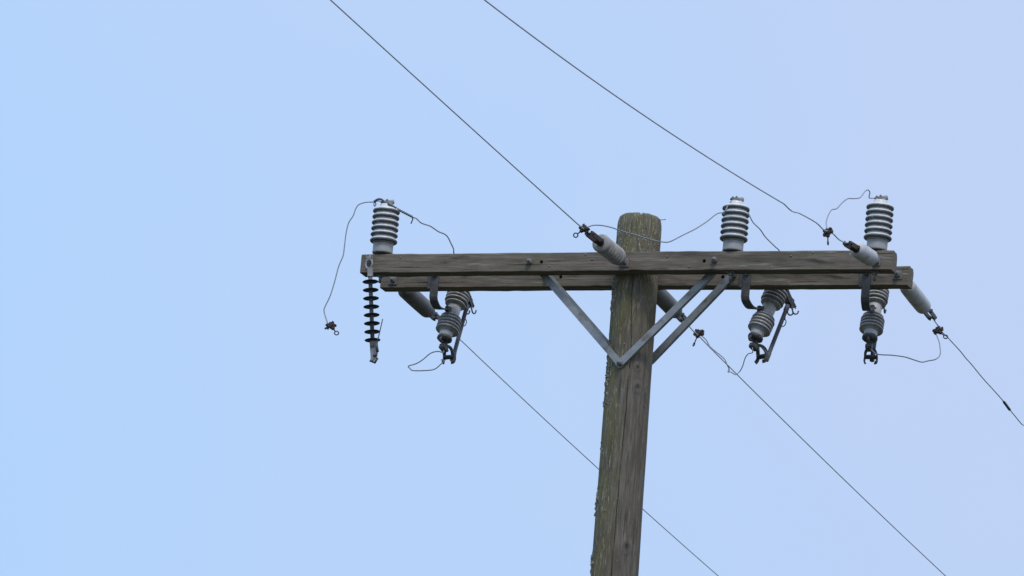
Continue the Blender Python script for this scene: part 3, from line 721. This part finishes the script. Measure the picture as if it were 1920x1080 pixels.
# c: left post, hanging loose on the left
jc = jumper([(722, 384), (712, 377), (706, 377.5), (699.5, 378.8), (686.3, 379.3), (673, 383.6), (666.6, 392.5), (662.2, 404.5), (653.8, 417.8), (649, 437), (645.4, 466), (643, 480.4), (635, 499.6), (627.3, 528.5), (618.9, 555), (609.8, 574.3), (607.6, 583.9), (612.9, 602), (615, 607)], YF-.01, YF-.15)
wire('jumper_wire', jc, WR*.9, 'loose jumper wire dangling from the left end insulator down to a clamp in the air', 'jumper wire', GJ)
# e: left post to the left cutout
jl = jumper([(728, 383, YF-.02), (738, 388, YF-.02), (750, 394.8, YF), (762, 401, YF+.02), (774, 407.3, YF+.04), (780.6, 409.8, YF+.05), (788.9, 417.5, YF+.07), (796.3, 420.5, YF+.09), (807.4, 424.4, YF+.11), (822.2, 434.2, YF+.15), (833.3, 438.8, YF+.18), (839.8, 444.8, YF+.2), (845.4, 456, YF+.22), (850.5, 467, YF+.24), (852, 478, YF+.26)], 0, 0)
jw = thing('jumper_wire', jl[0], 'jumper wire from the left end insulator arching right and down behind the crossarm', 'jumper wire', GJ)
MB().tube(smooth(jl+[jl[-1]+V((.01, .14, -.09)), PL(.235, -.02), PL(.196, .01)], 6), WR, 8).build('conductor', M['wire'], jw)
core = smooth(jl[1:5], 24); tw = []
for i, p in enumerate(core):
    t = (core[min(i+1, len(core)-1)]-core[max(i-1, 0)]).normalized(); x_, y_, _ = frame(t); a = i*.85
    tw.append(p+.0050*(math.cos(a)*x_+math.sin(a)*y_))
tw += [tw[-1]+V((.004, -.004, -.01)), tw[-1]+V((-.004, 0, -.028)), tw[-1]+V((-.006, 0, -.036))]
MB().tube(tw, .0035, 6).build('tie_wire', M['wire_dark'], jw)
lp = MB(); c_ = at(703, 382, YF-.02); lp.torus(c_-Z*.003, rt*.3+dh, .011, .0028, 16, 6, .5, rt); lp.tube(smooth([at(701, 378, YF-.03), at(709, 373.5, YF-.03), at(716, 374.5, YF-.03), at(722, 381, YF-.03), at(734, 385, YF-.035), at(742, 391, YF-.03)], 4), .006, 8)
lp.build('tie_wire', M['wire_dark'], jw)
# bottom loops
pl = jumper([(831.5, 661), (822, 658.9), (808, 662), (791.8, 675), (779.6, 682), (765.9, 686.4), (769, 691), (773.5, 694.5), (791.8, 695), (814, 692.5), (826.4, 683), (833.6, 677)], PL(-.238, 0).y, PL(-.238, 0).y)
wire('jumper_wire', [PL(-.236, .01)]+pl+[PL(-.29, .055, .02)], WR*.9, 'short open loop of wire under the left fuse cutout', 'jumper wire', GJ)
e_ = atx(1382, 701.3, xw5)
pm = jumper([(1411, 660.5), (1404, 663), (1398.9, 668), (1395.5, 676), (1393, 685), (1388, 695)], PM(-.238, 0).y, e_.y)
wire('jumper_wire', [PM(-.238, 0)]+pm+[e_], WR*.8, 'short wire curling from the foot of the middle fuse cutout to the line', 'jumper wire', GJ)
cl5 = atx(1759, 620, xw6)
pr = jumper([(1644, 663.6), (1672, 666), (1696, 669.2), (1713, 674.5), (1728.6, 678.9), (1740, 676.5), (1752.3, 674.3), (1760, 669.5), (1763.2, 662), (1762.6, 652), (1761.2, 642.3), (1755.3, 624.5)], PR(-.238, 0).y, cl5.y)
wire('jumper_wire', [PR(-.238, .01)]+pr+[cl5], WR*.95, 'pale jumper wire looping from the right fuse cutout up to the line clamp', 'jumper wire', GJ)

# ------------------------------------------------------------------ line clamps
def clamp(pos, eye, side, label, rod=False, s=1.0, spur=None, seed=0):
    """small two-jaw casting with a clamping screw ending in an eye"""
    root = thing('line_clamp', pos, label, 'clamp', 'rusty line clamps on the wires')
    d = (eye-pos); L_ = d.length; d.normalize(); x = (side-side.dot(d)*d).normalized(); y = d.cross(x)
    b = MB(); rn = random.Random(seed)
    b.box(pos-d*.004*s, (x+.25*d).normalized(), y, (d-.25*x).normalized(), .036*s, .030*s, .030*s, .005*s)
    b.box(pos+x*.014*s-d*.018*s, (x*.8-d*.5).normalized(), y, (d*.8+x*.5).normalized(), .022*s, .026*s, .015*s, .004*s)
    b.box(pos-x*.018*s+d*.010*s, (x*.9+d*.3).normalized(), y, (d*.9-x*.3).normalized(), .016*s, .022*s, .024*s, .004*s)
    b.tube([pos-x*.026*s-d*.012*s, pos+x*.028*s-d*.004*s], .0075*s, 10)
    b.hexnut(pos+x*.022*s-d*.004*s, x, .011*s, .008*s)
    b.lathe([(.010*s, .008), (.012*s, .012), (.011*s, .024*s), (.006, .028*s)], pos, d, 14)
    if spur is not None:
        sdv = (spur-pos); b.bar([pos+sdv*.2, pos+sdv], .010, .008, y)
    b.build('body', M['rust'], root)
    e = MB(); e.tube([pos+d*.01, pos+d*(L_-(.004 if rod else .012))], .0036, 8)
    if not rod: e.torus(pos+d*L_, (y*.85+x*.4), .0115, .0034, 18, 8, 1.0, d)
    else: e.torus(pos+d*(L_-.004), x if abs(x.dot(F)) < .5 else y, .010, .0030, 16, 8, 1.0, d)
    e.build('eye_screw', M['wire_dark'], root)
    return root
pc = at(621, 611, YF-.15)
clamp(pc, at(631, 624.5, YF-.15), at(612, 616, YF-.15)-pc, 'dark clamp dangling on the end of the loose wire at far left', spur=at(609, 616.5, YF-.15), s=.95, seed=1)
pc = cl2+V((0, 0, .002)); yy = cl2.y
clamp(pc, at(1079.5, 441, yy), at(1100, 436, yy)-pc, 'rusty clamp at the end of the upper left line beside the pole top', s=.95, seed=2)
clamp(cl3, at(1552.5, 457, cl3.y), at(1560, 440, cl3.y)-cl3, 'rusty brown clamp on the upper right line, its screw pointing straight down', rod=True, s=.95, seed=3)
pc = atx(1310, 625, xw5)
clamp(pc, at(1300.5, 647, pc.y), at(1318, 622, pc.y)-pc, 'rusty brown clamp on the lower line just right of the brace', rod=True, s=1.0, seed=4, spur=at(1319, 622, pc.y))
clamp(cl5, at(1773, 631.5, cl5.y), at(1753, 624, cl5.y)-cl5, 'rusty clamp below the pale insulator at far right', s=.95, seed=5, spur=at(1768, 613.5, cl5.y))
